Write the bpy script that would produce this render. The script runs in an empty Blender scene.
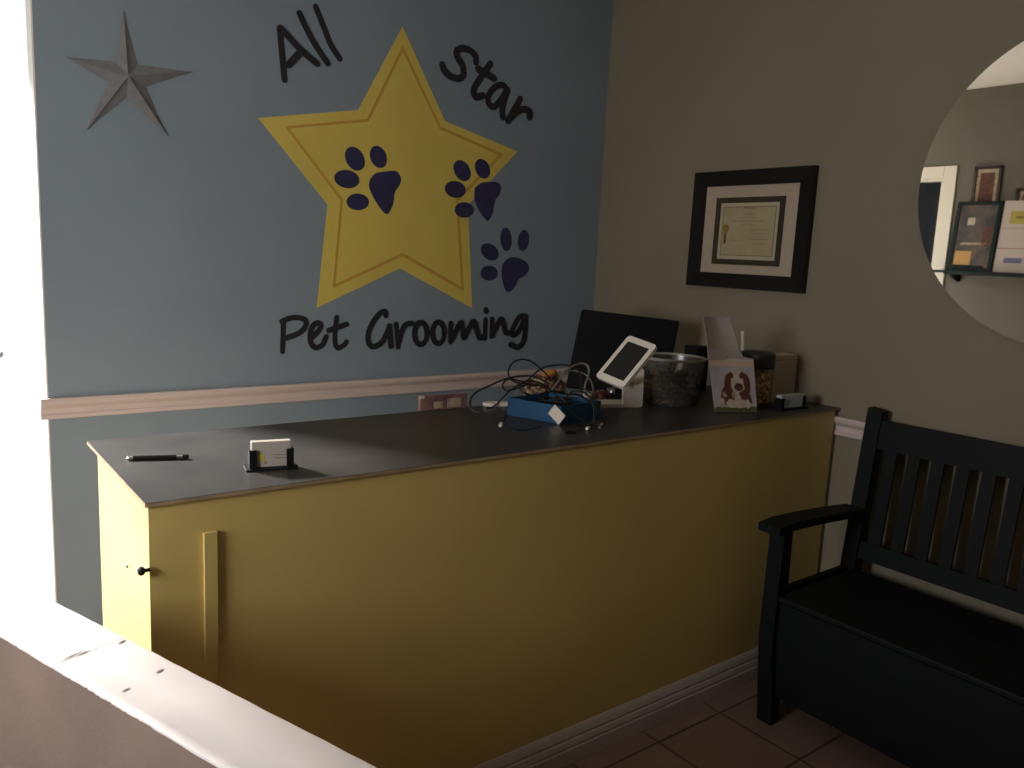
import bpy, bmesh, math, random
from mathutils import Vector, Matrix
random.seed(7)
S = bpy.context.scene
COL = S.collection
PI = math.pi

# ------------------------------------------------------------ camera
YAW, PITCH, ROLL, F, H = 0.662412, 0.157223, 0.0502296, 802.5, 1.6
_f = Vector((math.sin(YAW)*math.cos(PITCH), math.cos(YAW)*math.cos(PITCH), -math.sin(PITCH)))
_r0 = Vector((math.cos(YAW), -math.sin(YAW), 0)); _u0 = _r0.cross(_f)
_r = _r0*math.cos(ROLL) + _u0*math.sin(ROLL)
_u = _u0*math.cos(ROLL) - _r0*math.sin(ROLL)
EYE = Vector((0, 0, H))
cd = bpy.data.cameras.new('camera'); cam = bpy.data.objects.new('camera', cd); COL.objects.link(cam)
cam.matrix_world = Matrix(((_r.x, _u.x, -_f.x, 0), (_r.y, _u.y, -_f.y, 0), (_r.z, _u.z, -_f.z, H), (0, 0, 0, 1)))
cd.sensor_fit = 'HORIZONTAL'; cd.sensor_width = 36; cd.lens = 36*F/1024; cd.clip_start = .02
S.camera = cam

# ------------------------------------------------------------ light
w = bpy.data.worlds.new('sky'); S.world = w; w.use_nodes = True
bg = w.node_tree.nodes['Background']; bg.inputs[0].default_value = (0.93, 0.96, 1.0, 1); bg.inputs[1].default_value = 2.1
sd = bpy.data.lights.new('sun', 'SUN'); sd.energy = 24; sd.angle = math.radians(9); sd.color = (1, .96, .92)
sun = bpy.data.objects.new('sun', sd); COL.objects.link(sun); sun.location = (-1, 6, 4)
sun.rotation_euler = Vector((.42, -1, -.60)).to_track_quat('-Z', 'Y').to_euler()
def opening_lamp(name, loc, direction, sx, sy, e, color):
    # area lamp in an opening: door portal for the sky, added side fill
    l = bpy.data.lights.new(name, 'AREA'); l.shape = 'RECTANGLE'; l.size = sx; l.size_y = sy; l.energy = e; l.color = color
    o = bpy.data.objects.new(name, l); COL.objects.link(o); o.location = loc
    o.rotation_euler = Vector(direction).to_track_quat('-Z', 'Y').to_euler()
    return o
p_ = opening_lamp('door_daylight', (0, 4.31, 1.33), (0, -1, 0), 1.9, 2.6, 1, (1, 1, 1)); p_.data.cycles.is_portal = True
opening_lamp('added_side_fill', (-1.14, 1.3, 1.6), (1, 0, 0), 1.2, .7, 68, (1, .965, .96))  # added lamp, brightens counter front and blue wall from the left
S.view_settings.view_transform = 'Standard'; S.view_settings.look = 'None'
S.view_settings.gamma = 1; S.view_settings.use_curve_mapping = False
S.view_settings.exposure = -0.1
S.cycles.max_bounces = 10; S.cycles.diffuse_bounces = 6; S.cycles.transparent_max_bounces = 12
S.cycles.sample_clamp_indirect = 6; S.cycles.caustics_reflective = False; S.cycles.caustics_refractive = False

# ------------------------------------------------------------ geometry of the place
XR, YB, XL, YF, YS, ZC = 3.05, 3.22, -1.0, -2.6, 4.2, 3.06   # right wall, blue wall, left wall, rear wall, shopfront, ceiling
CX0, CY0, CY1, CZ = .401, 1.727, 2.34, 1.057                    # counter
def ray(px, py): return _r*((px-512)/F) + _u*((384-py)/F) + _f
def on_y(px, py, y): d = ray(px, py); return EYE + d*(y/d.y)
def on_x(px, py, x): d = ray(px, py); return EYE + d*(x/d.x)
def on_z(px, py, z): d = ray(px, py); return EYE + d*((z-H)/d.z)

# ------------------------------------------------------------ materials
def mat(name, col, rough=.6, metal=0, var=0, scale=8, bump=0, spec=.5, coat=0, col2=None, stretch=(1, 1, 1)):
    m = bpy.data.materials.new(name); m.use_nodes = True; n = m.node_tree.nodes; L = m.node_tree.links
    b = n['Principled BSDF']; b.inputs['Roughness'].default_value = rough; b.inputs['Metallic'].default_value = metal
    b.inputs['Specular IOR Level'].default_value = spec; b.inputs['Coat Weight'].default_value = coat
    b.inputs['Base Color'].default_value = (*col, 1)
    if var or bump or col2:
        tc = n.new('ShaderNodeTexCoord'); mp = n.new('ShaderNodeMapping'); mp.inputs['Scale'].default_value = stretch
        no = n.new('ShaderNodeTexNoise'); no.inputs['Scale'].default_value = scale; no.inputs['Detail'].default_value = 5
        L.new(tc.outputs['Object'], mp.inputs[0]); L.new(mp.outputs[0], no.inputs['Vector'])
        if var or col2:
            cr = n.new('ShaderNodeValToRGB'); c2 = col2 or [min(1, c*(1+var)) for c in col]; c1 = col if col2 else [c*(1-var) for c in col]
            cr.color_ramp.elements[0].position = .35; cr.color_ramp.elements[1].position = .65
            cr.color_ramp.elements[0].color = (*c1, 1); cr.color_ramp.elements[1].color = (*c2, 1)
            L.new(no.outputs['Fac'], cr.inputs[0]); L.new(cr.outputs[0], b.inputs['Base Color'])
        if bump:
            n2 = n.new('ShaderNodeTexNoise'); n2.inputs['Scale'].default_value = scale*12; L.new(mp.outputs[0], n2.inputs['Vector'])
            bp = n.new('ShaderNodeBump'); bp.inputs['Strength'].default_value = bump; bp.inputs['Distance'].default_value = .003
            L.new(n2.outputs['Fac'], bp.inputs['Height']); L.new(bp.outputs[0], b.inputs['Normal'])
    return m
def glass_mat(name, tint, gloss=.08, rough=.05):
    m = bpy.data.materials.new(name); m.use_nodes = True; n = m.node_tree.nodes; L = m.node_tree.links
    n.remove(n['Principled BSDF']); out = n['Material Output']
    t = n.new('ShaderNodeBsdfTransparent'); t.inputs[0].default_value = (*tint, 1)
    g = n.new('ShaderNodeBsdfGlossy'); g.inputs['Roughness'].default_value = rough
    mx = n.new('ShaderNodeMixShader'); mx.inputs[0].default_value = gloss
    L.new(t.outputs[0], mx.inputs[1]); L.new(g.outputs[0], mx.inputs[2]); L.new(mx.outputs[0], out.inputs[0])
    return m
M = dict(
    blue=mat('blue_wall_paint', (.245, .305, .362), .7, var=.04, scale=2, bump=.12),
    beige=mat('beige_wall_paint', (.25, .213, .150), .75, var=.04, scale=2, bump=.15),
    taupe=mat('taupe_wall_paint', (.155, .137, .105), .75, var=.03, scale=2, bump=.1),
    white_wall=mat('white_wall_paint', (.82, .8, .76), .7, bump=.1),
    greige=mat('grey_wall_paint', (.42, .39, .33), .75, var=.03, scale=2, bump=.1),
    ceiling=mat('ceiling_paint', (.86, .78, .66), .85, var=.02, bump=.3),
    rail=mat('chair_rail_paint', (.66, .55, .52), .5, var=.05, scale=5, stretch=(.3, .3, 6)),
    base=mat('baseboard_paint', (.52, .45, .40), .5, var=.04, scale=6),
    yellow=mat('yellow_counter_paint', (.66, .50, .17), .55, var=.06, scale=1.6, bump=.12),
    wood=mat('raw_plywood_edge', (.34, .245, .14), .7, var=.15, scale=20),
    laminate=mat('charcoal_laminate', (.036, .032, .030), .40, var=.25, scale=5, bump=.1, spec=.35),
    knee=mat('mauve_brown_paint', (.215, .155, .127), .6, var=.08, scale=7, bump=.2),
    cap=mat('white_board_paint', (.88, .81, .79), .38, var=.05, scale=6, bump=.06),
    caulk=mat('board_seam_grey', (.25, .2, .19), .8),
    bench=mat('bench_dark_green_paint', (.0038, .006, .0066), .6, var=.15, scale=10, bump=.1, spec=.2),
    star=mat('star_yellow_paint', (.74, .58, .125), .65, var=.05, scale=3),
    orange=mat('star_orange_paint', (.62, .36, .06), .65),
    ink=mat('lettering_black_paint', (.018, .018, .022), .6),
    navy=mat('paw_navy_paint', (.034, .032, .10), .6, var=.1, scale=12),
    tin=mat('weathered_tin', (.21, .215, .225), .7, metal=0, var=.1, scale=30, bump=.4),
    blackfr=mat('black_frame_lacquer', (.006, .006, .007), .4, spec=.3),
    bronze=mat('bronze_frame', (.05, .036, .022), .45, metal=.3),
    matboard=mat('cream_mat_board', (.47, .385, .29), .8, var=.03, scale=30),
    paper=mat('certificate_paper', (.42, .35, .20), .7, var=.05, scale=12),
    paperpale=mat('certificate_paper_edge', (.48, .43, .29), .7),
    print=mat('faded_print', (.22, .17, .09), .8),
    gold=mat('gold_seal', (.36, .25, .06), .4, metal=.5),
    ribbon=mat('red_ribbon', (.2, .04, .02), .6),
    mirror=mat('mirror_silver', (.78, .765, .74), .015, metal=1),
    edge=mat('mirror_edge', (.25, .24, .22), .3, metal=.6),
    black=mat('black_plastic', (.005, .005, .006), .6, spec=.2),
    blackcable=mat('black_cable_rubber', (.007, .006, .006), .5),
    greycable=mat('grey_cable_rubber', (.25, .26, .22), .5),
    bluebox=mat('blue_cardboard', (.010, .068, .155), .45, var=.12, scale=14),
    white=mat('white_plastic', (.74, .68, .6), .4),
    tag=mat('cream_tag_paper', (.7, .62, .52), .8),
    screen=mat('dark_screen_glass', (.008, .009, .011), .12, spec=.6),
    silver=mat('silver_metal', (.75, .75, .76), .2, metal=1),
    card=mat('card_paper', (.40, .355, .30), .7),
    bluecard=mat('pale_blue_card', (.42, .5, .5), .7),
    yellowprint=mat('yellow_print', (.5, .42, .08), .7),
    purple=mat('purple_printed_card', (.17, .075, .085), .6, col2=(.3, .17, .14), scale=22),
    tan=mat('tan_print', (.42, .33, .22), .7, var=.3, scale=40),
    cellophane=mat('floral_wrapper', (.11, .012, .015), .35, col2=(.38, .30, .17), scale=38),
    orangew=mat('orange_wrapper', (.55, .22, .05), .35),
    candygold=mat('gold_wrapper', (.34, .24, .13), .3, metal=.5),
    candydark=mat('dark_wrapper', (.05, .035, .04), .35),
    candypink=mat('pink_wrapper', (.15, .1, .1), .35),
    kibble=mat('biscuit_brown', (.68, .46, .2), .8, var=.35, scale=60),
    lid=mat('dark_jar_lid', (.014, .016, .014), .4),
    photobg=mat('photo_backdrop', (.46, .40, .42), .6, var=.12, scale=20),
    furbrown=mat('photo_brown_fur', (.115, .042, .022), .7, var=.3, scale=60),
    furwhite=mat('photo_white_fur', (.56, .45, .36), .7, var=.1, scale=60),
    nose=mat('photo_nose', (.05, .018, .018), .5),
    grass=mat('photo_grass', (.1, .09, .02), .8, var=.4, scale=80),
    band=mat('pinkish_band', (.62, .46, .35), .7),
    tissue=mat('white_paper', (.66, .58, .53), .8, var=.04, scale=20),
    rimgrey=mat('frosted_rim', (.36, .33, .29), .4),
    carton=mat('off_white_carton', (.50, .44, .34), .7),
    green=mat('dark_green_frame', (.008, .018, .014), .6, spec=.25),
    photodark=mat('dark_photo_print', (.045, .04, .045), .6, col2=(.16, .11, .08), scale=9),
    orangeprint=mat('orange_print', (.6, .33, .1), .6),
    flyer=mat('flyer_paper', (.6, .5, .44), .7),
    blueprint=mat('blue_print', (.16, .17, .3), .7),
    redprint=mat('red_print', (.33, .08, .06), .7),
    trim=mat('cream_door_casing', (.8, .72, .58), .5),
    doorleaf=mat('dark_navy_door', (.006, .009, .013), .6, spec=.2),
    steel=mat('grey_handle_metal', (.16, .15, .15), .5, metal=.4),
    desk=mat('desk_brown', (.12, .08, .05), .5, var=.2, scale=12),
)
for n_ in M['cellophane'].node_tree.nodes:
    if n_.type == 'VALTORGB': n_.color_ramp.elements[0].position = .5; n_.color_ramp.elements[1].position = .56
M['clear'] = glass_mat('clear_plastic', (.95, .94, .92), .05, .12)
M['frosted'] = glass_mat('frosted_plastic', (.78, .76, .74), .10, .3)
_n = M['frosted'].node_tree; _d = _n.nodes.new('ShaderNodeBsdfDiffuse'); _d.inputs[0].default_value = (.5, .46, .4, 1); _m = _n.nodes.new('ShaderNodeMixShader'); _m.inputs[0].default_value = .07
_o = _n.nodes['Material Output']; _n.links.new(_o.inputs[0].links[0].from_socket, _m.inputs[1]); _n.links.new(_d.outputs[0], _m.inputs[2]); _n.links.new(_m.outputs[0], _o.inputs[0])
M['pane'] = glass_mat('glazing_pane', (.97, .98, .98), .05, .01)
def tile_mat():
    m = bpy.data.materials.new('floor_tiles'); m.use_nodes = True; n = m.node_tree.nodes; L = m.node_tree.links; b = n['Principled BSDF']
    tc = n.new('ShaderNodeTexCoord'); mp = n.new('ShaderNodeMapping'); mp.inputs['Location'].default_value = (-.01, .01, 0)
    br = n.new('ShaderNodeTexBrick'); br.offset = 0; br.inputs['Scale'].default_value = 1
    br.inputs['Brick Width'].default_value = .328; br.inputs['Row Height'].default_value = .328; br.inputs['Mortar Size'].default_value = .005
    br.inputs['Mortar Smooth'].default_value = .2
    br.inputs['Color1'].default_value = (.26, .18, .14, 1); br.inputs['Color2'].default_value = (.22, .15, .115, 1); br.inputs['Mortar'].default_value = (.09, .055, .04, 1)
    no = n.new('ShaderNodeTexNoise'); no.inputs['Scale'].default_value = 9; no.inputs['Detail'].default_value = 6
    mx = n.new('ShaderNodeMixRGB'); mx.blend_type = 'MULTIPLY'; mx.inputs[0].default_value = .45
    cr = n.new('ShaderNodeValToRGB'); cr.color_ramp.elements[0].color = (.55, .5, .48, 1); cr.color_ramp.elements[1].color = (1, 1, 1, 1)
    L.new(tc.outputs['Object'], mp.inputs[0]); L.new(mp.outputs[0], br.inputs['Vector']); L.new(mp.outputs[0], no.inputs['Vector'])
    L.new(no.outputs['Fac'], cr.inputs[0]); L.new(br.outputs['Color'], mx.inputs[1]); L.new(cr.outputs[0], mx.inputs[2])
    L.new(mx.outputs[0], b.inputs['Base Color']); b.inputs['Roughness'].default_value = .42
    bp = n.new('ShaderNodeBump'); bp.invert = True; bp.inputs['Strength'].default_value = .5; bp.inputs['Distance'].default_value = .004
    L.new(br.outputs['Fac'], bp.inputs['Height']); L.new(bp.outputs[0], b.inputs['Normal'])
    return m
M['tile'] = tile_mat()

# ------------------------------------------------------------ mesh helpers
def V(*a): return Vector(a)
def nb(): return bmesh.new()
def box(bm, a, b, bev=0, mtx=None):
    lo = V(*[min(p, q) for p, q in zip(a, b)]); hi = V(*[max(p, q) for p, q in zip(a, b)])
    g = bmesh.ops.create_cube(bm, size=1)
    vs = g['verts']
    for v in vs: v.co = V(*[(lo[i]+hi[i])/2 + v.co[i]*(hi[i]-lo[i]) for i in range(3)])
    if bev:
        es = list({e for v in vs for e in v.link_edges})
        r = bmesh.ops.bevel(bm, geom=es, offset=bev, segments=2, profile=.5, affect='EDGES')
        vs = list({v for f in r['faces'] for v in f.verts} | {v for v in vs if v.is_valid})
    if mtx is not None:
        for v in vs: v.co = mtx @ v.co
    return bm
def hexa(bm, bottom, top):
    "solid between two quads"
    vs = [bm.verts.new(p) for p in list(bottom)+list(top)]
    k = len(bottom)
    bm.faces.new(vs[:k][::-1]); bm.faces.new(vs[k:])
    for i in range(k): bm.faces.new((vs[i], vs[(i+1) % k], vs[k+(i+1) % k], vs[k+i]))
    return bm
def prism(bm, pts, d):
    return hexa(bm, [V(*p) for p in pts], [V(*p)+V(*d) for p in pts])
def tube(bm, pts, r, seg=8, caps=True):
    pts = [V(*p) for p in pts]; rings = []
    rr = r if isinstance(r, (list, tuple)) else [r]*len(pts)
    up = None
    for i, p in enumerate(pts):
        t = (pts[min(i+1, len(pts)-1)]-pts[max(i-1, 0)]).normalized()
        if up is None: up = t.orthogonal().normalized()
        up = (up - t*up.dot(t))
        up = up.normalized() if up.length > 1e-6 else t.orthogonal().normalized()
        s = t.cross(up)
        rings.append([bm.verts.new(p + (up*math.cos(a)+s*math.sin(a))*rr[i]) for a in [2*PI*k/seg for k in range(seg)]])
    for a, b in zip(rings, rings[1:]):
        for k in range(seg): bm.faces.new((a[k], a[(k+1) % seg], b[(k+1) % seg], b[k]))
    if caps: bm.faces.new(rings[0][::-1]); bm.faces.new(rings[-1])
    return bm
def smooth_path(pts, n=6):
    pts = [V(*p) for p in pts]; P = [pts[0]*2-pts[1]] + pts + [pts[-1]*2-pts[-2]]; out = []
    for i in range(1, len(P)-2):
        for k in range(n):
            t = k/n; a, b, c, d = P[i-1:i+3]
            out.append(.5*((2*b)+(c-a)*t+(2*a-5*b+4*c-d)*t*t+(3*b-a-3*c+d)*t**3))
    return out+[pts[-1]]
def lathe(bm, prof, c, seg=32, axis='Z'):
    rings = []
    for r, z in prof:
        if r < 1e-6: rings.append([bm.verts.new(V(c[0], c[1], c[2]+z))]); continue
        rings.append([bm.verts.new(V(c[0]+r*math.cos(2*PI*k/seg), c[1]+r*math.sin(2*PI*k/seg), c[2]+z)) for k in range(seg)])
    for a, b in zip(rings, rings[1:]):
        for k in range(seg):
            k2 = (k+1) % seg
            q = [a[k % len(a)], a[k2 % len(a)], b[k2 % len(b)], b[k % len(b)]]
            u = []
            for v in q:
                if v not in u: u.append(v)
            if len(u) > 2: bm.faces.new(u)
    return bm
def ball(bm, c, r, sub=2):
    g = bmesh.ops.create_icosphere(bm, subdivisions=sub, radius=1)
    r = r if isinstance(r, (tuple, list)) else (r, r, r)
    for v in g['verts']: v.co = V(c[0]+v.co.x*r[0], c[1]+v.co.y*r[1], c[2]+v.co.z*r[2])
    return g['verts']
def obj(name, bm, m, parent=None, smooth=False, label=None, cat=None, group=None, kind=None):
    bmesh.ops.recalc_face_normals(bm, faces=bm.faces)
    me = bpy.data.meshes.new(name); bm.to_mesh(me); bm.free(); me.materials.append(M[m] if isinstance(m, str) else m)
    if smooth:
        for p in me.polygons: p.use_smooth = True
        me.set_sharp_from_angle(angle=math.radians(40))
    o = bpy.data.objects.new(name, me); COL.objects.link(o)
    if parent is not None:
        o.parent = parent; o.matrix_parent_inverse = Matrix.Translation(-parent.location)
    tag(o, label, cat, group, kind)
    return o
def tag(o, label=None, cat=None, group=None, kind=None):
    if label: o['label'] = label
    if cat: o['category'] = cat
    if group: o['group'] = group
    if kind: o['kind'] = kind
def thing(name, label, cat, loc, group=None):
    o = bpy.data.objects.new(name, None); COL.objects.link(o); o.location = loc; o.empty_display_size = .05
    tag(o, label, cat, group); return o
def child(o, parent):
    o.parent = parent
def struct(name, bm, m, parent=None):
    o = obj(name, bm, m, parent)
    if parent is None: o['kind'] = 'structure'
    return o

# ------------------------------------------------------------ the room
b = nb(); box(b, (XL-.3, YF-.2, -.1), (XR+.2, YS+1.2, 0)); struct('floor', b, 'tile')
b = nb(); box(b, (XL, YB+.1, 0), (.95, YS+1.2, .004)); struct('floor_overexposed', b, 'white_wall')  # white slab added over the tiles, stands in for their overexposure
b = nb(); box(b, (XL-.3, YF-.2, ZC), (XR+.2, YS+.1, ZC+.1))
struct('ceiling', b, 'ceiling')
b = nb(); box(b, (XR, YF-.2, 0), (XR+.12, YS+.1, ZC)); struct('wall_right', b, 'beige')
b = nb(); box(b, (.425, YB, 0), (XR, YB+.12, ZC)); struct('wall_back', b, 'blue')
b = nb(); box(b, (.4195, YB+.0005, 0), (.4248, YB+.119, ZC-.002)); struct('overexposed_wall_end', b, 'white_wall')  # white strip added so the wall end looks blown out by light
# partition that closes the vestibule behind the blue wall
b = nb(); box(b, (.95, YB+.12, 0), (1.05, YS, ZC)); struct('wall_vestibule', b, 'white_wall')
# left wall with a doorway
D0, D1, DZ = 3.30, 4.04, 2.36
LW = (.93, 1.68, .95, 2.3)  # invented opening, placed and sized for the light falloff along the counter
b = nb(); box(b, (XL-.12, YF-.2, 0), (XL, LW[0], ZC)); box(b, (XL-.12, LW[1], 0), (XL, D0, ZC)); box(b, (XL-.12, LW[0], 0), (XL, LW[1], LW[2])); box(b, (XL-.12, LW[0], LW[3]), (XL, LW[1], ZC)); box(b, (XL-.12, D1, 0), (XL, YS+.1, ZC)); box(b, (XL-.12, D0, DZ), (XL, D1, ZC))
struct('wall_left', b, 'taupe')
b = nb()
for (y0, y1, z0, z1) in ((D0-.105, D0, 0, DZ+.1), (D1, D1+.105, 0, DZ+.1), (D0, D1, DZ, DZ+.1)): box(b, (XL, y0, z0), (XL+.02, y1, z1), .004)
box(b, (XL-.12, D0-.0, 0), (XL, D0+.018, DZ)); box(b, (XL-.12, D1-.018, 0), (XL, D1, DZ)); box(b, (XL-.12, D0, DZ-.018), (XL, D1, DZ))
dr = bpy.data.objects.new('door_1', None); COL.objects.link(dr); dr.location = (XL, D0, 0); dr['kind'] = 'structure'
obj('door_casing', b, 'trim', dr)
b = nb(); box(b, (XL-.12, D0+.02, .01), (XL-.08, D1-.02, DZ-.02))
for z0, z1 in ((.15, .9), (1.05, 1.9)): box(b, (XL-.082, D0+.13, z0), (XL-.074, D1-.13, z1), .003)
leaf = obj('door_leaf', b, 'doorleaf', dr)
b = nb(); box(b, (XL, YF-.12, 0), (XR, YF, ZC)); struct('wall_front', b, 'beige')
wn = bpy.data.objects.new('added_window', None); COL.objects.link(wn); wn.location = (XL, LW[0], LW[2]); wn['kind'] = 'structure'  # unseen window, added to go with the side fill lamp
b = nb()
for a_, c_ in (((LW[0], LW[2]), (LW[0]+.05, LW[3])), ((LW[1]-.05, LW[2]), (LW[1], LW[3])), ((LW[0], LW[2]), (LW[1], LW[2]+.05)), ((LW[0], LW[3]-.05), (LW[1], LW[3]))):
    box(b, (XL-.09, a_[0], a_[1]), (XL-.03, c_[0], c_[1]))
obj('added_window_frame', b, 'trim', wn)
b = nb(); box(b, (XL-.062, LW[0]+.05, LW[2]+.05), (XL-.056, LW[1]-.05, LW[3]-.05)); obj('glazing_pane', b, 'pane', wn)
# glazed shop door and its side light at the end of the vestibule
SX0, SX1 = XL, .95
b = nb(); box(b, (SX0, YS, 2.63), (SX1, YS+.1, ZC)); struct('wall_shopfront', b, 'white_wall')
sdn = bpy.data.objects.new('door_2', None); COL.objects.link(sdn); sdn.location = (0, YS, 0); sdn['kind'] = 'structure'
b = nb()
for x0, x1, z0, z1 in ((SX0, SX0+.05, 0, 2.63), (SX1-.05, SX1, 0, 2.63), (SX0, SX1, 2.61, 2.63)):
    box(b, (x0, YS, z0), (x1, YS+.05, z1))
obj('door_frame', b, 'white_wall', sdn)
b = nb(); box(b, (SX0+.05, YS+.02, .001), (SX1-.05, YS+.028, 2.61)); obj('door_glass', b, 'pane', sdn)
hp = on_y(1, 357, YS-.05)
b = nb(); tube(b, [hp+V(.0, .05, .012), hp+V(0, 0, .012), hp+V(-.01, -.01, 0), hp+V(-.1, -.01, -.004)], .012); obj('door_handle', b, 'steel', sdn, True)

# chair rail: a moulded profile run along a wall
def rail(name, p0, p1, nrm, z0, z1, prof, m):
    b = nb(); p0 = V(*p0); p1 = V(*p1); n = V(*nrm)
    pts = [p0 + n*d + V(0, 0, z0+(z1-z0)*t) for d, t in prof]
    prism(b, pts, p1-p0); return struct(name, b, m)
RP = [(0, 0), (.010, 0), (.013, .06), (.013, .2), (.006, .27), (.008, .5), (.017, .62), (.024, .72), (.027, .86), (.024, 1), (0, 1)]
rail('trim_1', (.398, YB, 0), (XR-.001, YB, 0), (0, -1, 0), .945, 1.022, RP, 'rail')
rail('trim_2', (XR, YB, 0), (XR, YF, 0), (-1, 0, 0), .945, 1.022, RP, 'rail')
BP = [(0, 0), (.016, 0), (.016, .42), (.013, .47), (.015, .52), (.012, .66), (.009, .70), (.011, .76), (.007, .9), (.002, 1), (0, 1)]
rail('baseboard_right', (XR, CY0-.02, 0), (XR, YF, 0), (-1, 0, 0), 0, .11, BP, 'base')
rail('baseboard_back', (.43, YB, 0), (XR-.02, YB, 0), (0, -1, 0), 0, .11, BP, 'base')

# ------------------------------------------------------------ reception counter
ctr = thing('reception_counter', 'long yellow painted reception counter with charcoal top below the blue wall', 'counter', (CX0, CY0, 0))
b = nb(); box(b, (CX0, CY0, 0), (XR-.03, CY0+.018, CZ-.009)); obj('front_panel', b, 'yellow', ctr)
b = nb(); box(b, (XR-.03, CY0+.004, 0), (XR-.001, CY0+.018, CZ-.009)); obj('end_filler', b, 'beige', ctr)
b = nb(); box(b, (CX0+.02, CY1-.115, 0), (XR-.012, CY1-.10, CZ-.012)); obj('back_panel', b, 'carton', ctr)
b = nb(); box(b, (CX0, CY0+.019, 0), (CX0+.018, CY1-.10, CZ-.009), .001); dl = obj('end_door', b, 'yellow', ctr)
kp = on_x(141, 573, CX0-.02)
b = nb(); lathe(b, [(0, 0), (.004, 0), (.004, .009), (.0095, .014), (.0095, .02), (.006, .024), (0, .0245)], (0, 0, 0), 16)
for v in b.verts: v.co = V(CX0-v.co.z, kp.y+v.co.x+.01, kp.z+v.co.y)
obj('knob', b, 'black', dl, True, label='small black knob')
b = nb(); lp = on_x(127, 565, CX0); box(b, (CX0-.004, lp.y-.012, lp.z-.003), (CX0, lp.y+.012, lp.z+.003), .001); obj('latch_plate', b, 'steel', dl)
b = nb(); box(b, (CX0-.007, CY0-.007, CZ-.009), (XR-.001, CY1, CZ-.0012)); obj('countertop_board', b, 'wood', ctr)
b = nb(); box(b, (CX0-.0065, CY0-.0065, CZ-.0012), (XR-.001, CY1, CZ)); obj('laminate_sheet', b, 'laminate', ctr)
b = nb(); box(b, (.512, CY0-.009, .13), (.541, CY0, .972), .001); obj('batten', b, 'yellow', ctr, label='narrow vertical yellow batten')
b = nb(); prism(b, [V(CX0, CY0, 0)+V(0, -d*1.2, t*.118) for d, t in BP], (XR-.03-CX0, 0, 0)); obj('baseboard_moulding', b, 'base', ctr, label='off-white moulded baseboard')

# ------------------------------------------------------------ low partition with white board top
KZ = .9
kf = V(.279, -.801, 0).normalized(); kn = V(-kf.y, kf.x, 0)     # along (towards camera), and to the far right side
if kn.x < 0: kn = -kn
nearA = V(.119, 1.58, 0); 
wid = abs((V(.216, 1.686, 0)-nearA).dot(kn))
pt = thing('low_partition', 'low mauve-brown partition wall capped with chipped white boards, bottom left foreground', 'partition', nearA)
P0 = nearA - kf*.62; P1 = nearA + kf*1.55
b = nb(); hexa(b, [P0+kn*.001, P1+kn*.001, P1+kn*(wid-.001), P0+kn*(wid-.001)], [q+V(0, 0, KZ-.006) for q in (P0+kn*.001, P1+kn*.001, P1+kn*(wid-.001), P0+kn*(wid-.001))])
obj('partition_body', b, 'knee', pt)
def cap_board(s0, s1, seed):
    rnd = random.Random(seed); b = nb(); n = int((s1-s0)/.006); rows = []
    for i in range(n+1):
        s = s0+(s1-s0)*i/n; c = nearA + kf*s
        j = 0
        if .22 < s < .5: j = max(0, rnd.gauss(.0003, .0007))
        if rnd.random() < .015: j += rnd.uniform(.001, .0025)
        wv = .0003*math.sin(s*31)+.0003*math.sin(s*77)
        zj = .0003*math.sin(s*17)
        w0 = c+kn*(j*.8+wv)
        rows.append([b.verts.new(w0+V(0, 0, KZ-.006)), b.verts.new(w0+V(0, 0, KZ-.002-j*.5)), b.verts.new(c+kn*(.004+j*2)+V(0, 0, KZ+.0005+zj*.3)),
                     b.verts.new(c+kn*(.014+j)+V(0, 0, KZ)), b.verts.new(c+kn*(wid*.5)+V(0, 0, KZ+zj)), b.verts.new(c+kn*(wid-.004+wv)+V(0, 0, KZ)), b.verts.new(c+kn*(wid+wv)+V(0, 0, KZ-.002)), b.verts.new(c+kn*(wid+wv)+V(0, 0, KZ-.006))])
    for r0, r1 in zip(rows, rows[1:]):
        for k in range(8): b.faces.new((r0[k], r0[(k+1) % 8], r1[(k+1) % 8], r1[k]))
    b.faces.new(rows[0]); b.faces.new(rows[-1][::-1])
    return b
seam = (on_z(57, 664, KZ)-nearA).dot(kf)
obj('cap_board', cap_board(-.62, seam-.0012, 3), 'cap', pt, True)
obj('cap_board', cap_board(seam+.0012, 1.55, 5), 'cap', pt, True)
b = nb()
for px, py, L, r in ((160, 671, .008, .0028), (122, 642, .008, .003), (126, 690, .007, .002), (74, 655, .02, .0016), (84, 653, .012, .002)):
    p = on_z(px, py, KZ+.0004); t = (kn*1+kf*-.15).normalized()
    tube(b, [p-t*L, p-t*L*.3, p+t*L*.4, p+t*L], [r*.3, r, r*.8, r*.2], 6)
for v in b.verts: v.co.z = KZ+.001+(v.co.z-KZ)*.25
obj('dent_marks', b, 'caulk', pt, label='dark dents and open seam in the white boards')

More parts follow.
